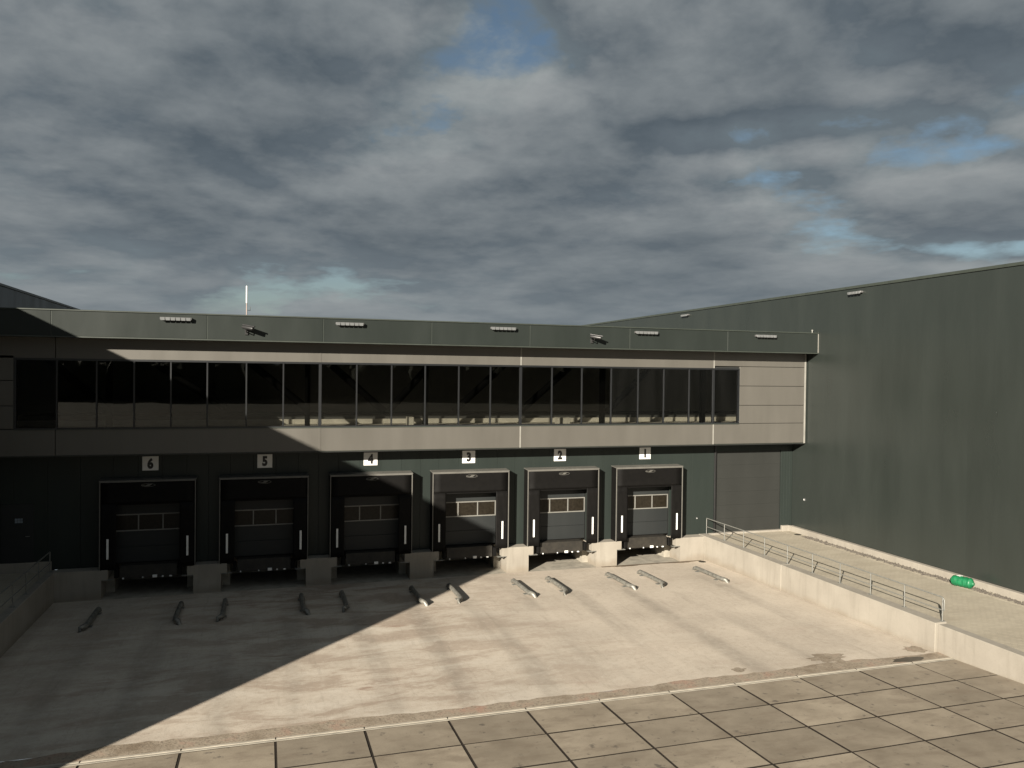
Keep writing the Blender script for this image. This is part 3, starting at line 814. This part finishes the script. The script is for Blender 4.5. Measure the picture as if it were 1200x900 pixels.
wf2 = empty('wall_socket', (XR, -.98, 2.9), 'tiny pale socket box on the right hall near the corner', 'socket')
B(XR-.05, XR-.002, -1.03, -.93, 2.85, 2.97, ch=.005).build('box', 'lamp', wf2); B(XR-.058, XR-.051, -1.005, -.955, 2.88, 2.94).build('lid', 'plate', wf2)
gully(23.55, -.9, yz(-.9), .17, 'small dark drain at the foot of the right ramp wall')
m = MB(); rr = random.Random(5); n = 18
m.add([(22.55, -14.25, .4275)]+[(22.55+(.55+rr.uniform(-.1, .15))*math.cos(2*math.pi*k/n), -14.25+(.17+rr.uniform(-.04, .04))*math.sin(2*math.pi*k/n), .4275) for k in range(n)], [(0, k+1, (k+1) % n+1) for k in range(n)])
tag(m.build('mud_patch', 'wet'), kind='structure')
def patch(name, mat, cx, cy, rx, ry, seed, n=22, dz=.005):
    rr = random.Random(seed); m = MB(); pts = []
    for k in range(n):
        a = 2*math.pi*k/n; q = 1+rr.uniform(-.28, .25); x = cx+rx*q*math.cos(a); y = cy+ry*q*math.sin(a); pts.append((x, y, yz(y)+dz))
    m.add([(cx, cy, yz(cy)+dz)]+pts, [(0, k+1, (k+1) % n+1) for k in range(n)])
    return tag(m.build(name, mat), kind='structure')
patch('mud_patch', 'debris', 20.35, -13.45, .62, .36, 1)
patch('mud_patch', 'debris', 17.2, -13.6, .22, .16, 2)
patch('mud_patch', 'debris', 23.5, -13.55, .34, .30, 3)
# damp dirt along the foot of the plinths
m = MB(); rr = random.Random(9); xs2 = [18.6+.12*i for i in range(43)]
e1 = [(x, -.70-.10*max(0, math.sin(x*2.3)+.2)-rr.uniform(0, .05)) for x in xs2]
for (xa, ya), (xb, yb) in zip(e1[:-1], e1[1:]):
    m.add([(xa, ya, yz(ya)+.004), (xb, yb, yz(yb)+.004), (xb, -.575, yz(-.575)+.004), (xa, -.575, yz(-.575)+.004)], [(0,1,2,3)])
tag(m.build('dirt_line', 'damp'), kind='structure')
# white boxes standing behind the ribbon window
for x, y, wd, hh, lb in ((16.95, .1, .30, .42, 'small white box standing behind the ribbon window above dock two'), (10.05, .1, .13, .48, 'narrow pale box standing behind the ribbon window right of dock four')):
    bo = empty('white_box', (x, y, 6.42), lb, 'box')
    B(x-wd, x+wd, y-.2, y+.2, 6.425, 6.42+hh, ch=.01).build('carton', 'int_floor', bo); B(x-wd-.008, x+wd+.008, y-.208, y+.208, 6.425+hh, 6.455+hh, ch=.006).build('lid', 'int_floor', bo)
# wood far behind the viewpoint, mirrored dark in the ribbon window
rr = random.Random(21); m = MB()
ico = bmesh.new(); bmesh.ops.create_icosphere(ico, subdivisions=2, radius=1); iv = [v.co.copy() for v in ico.verts]; fi = [[v.index for v in f.verts] for f in ico.faces]; ico.free()
for k in range(1100):
    a = R(rr.uniform(-75, 75)); d_ = rr.uniform(150, 185); cx = 10+d_*math.sin(a)*1.6; cy = -30-d_*math.cos(a)
    r_ = rr.uniform(2.2, 4.2); hh = rr.uniform(4.6, 6.2); zc_ = ZU+hh*.95
    m.add([(cx+v.x*r_*rr.uniform(.75, 1.25), cy+v.y*r_*rr.uniform(.75, 1.25), max(ZU-.1, zc_+v.z*hh*rr.uniform(.8, 1.12))) for v in iv], fi)
tag(m.build('distant_wood', 'leaf'), 'dark far-off wood on the side facing the docks', 'wood', kind='stuff')
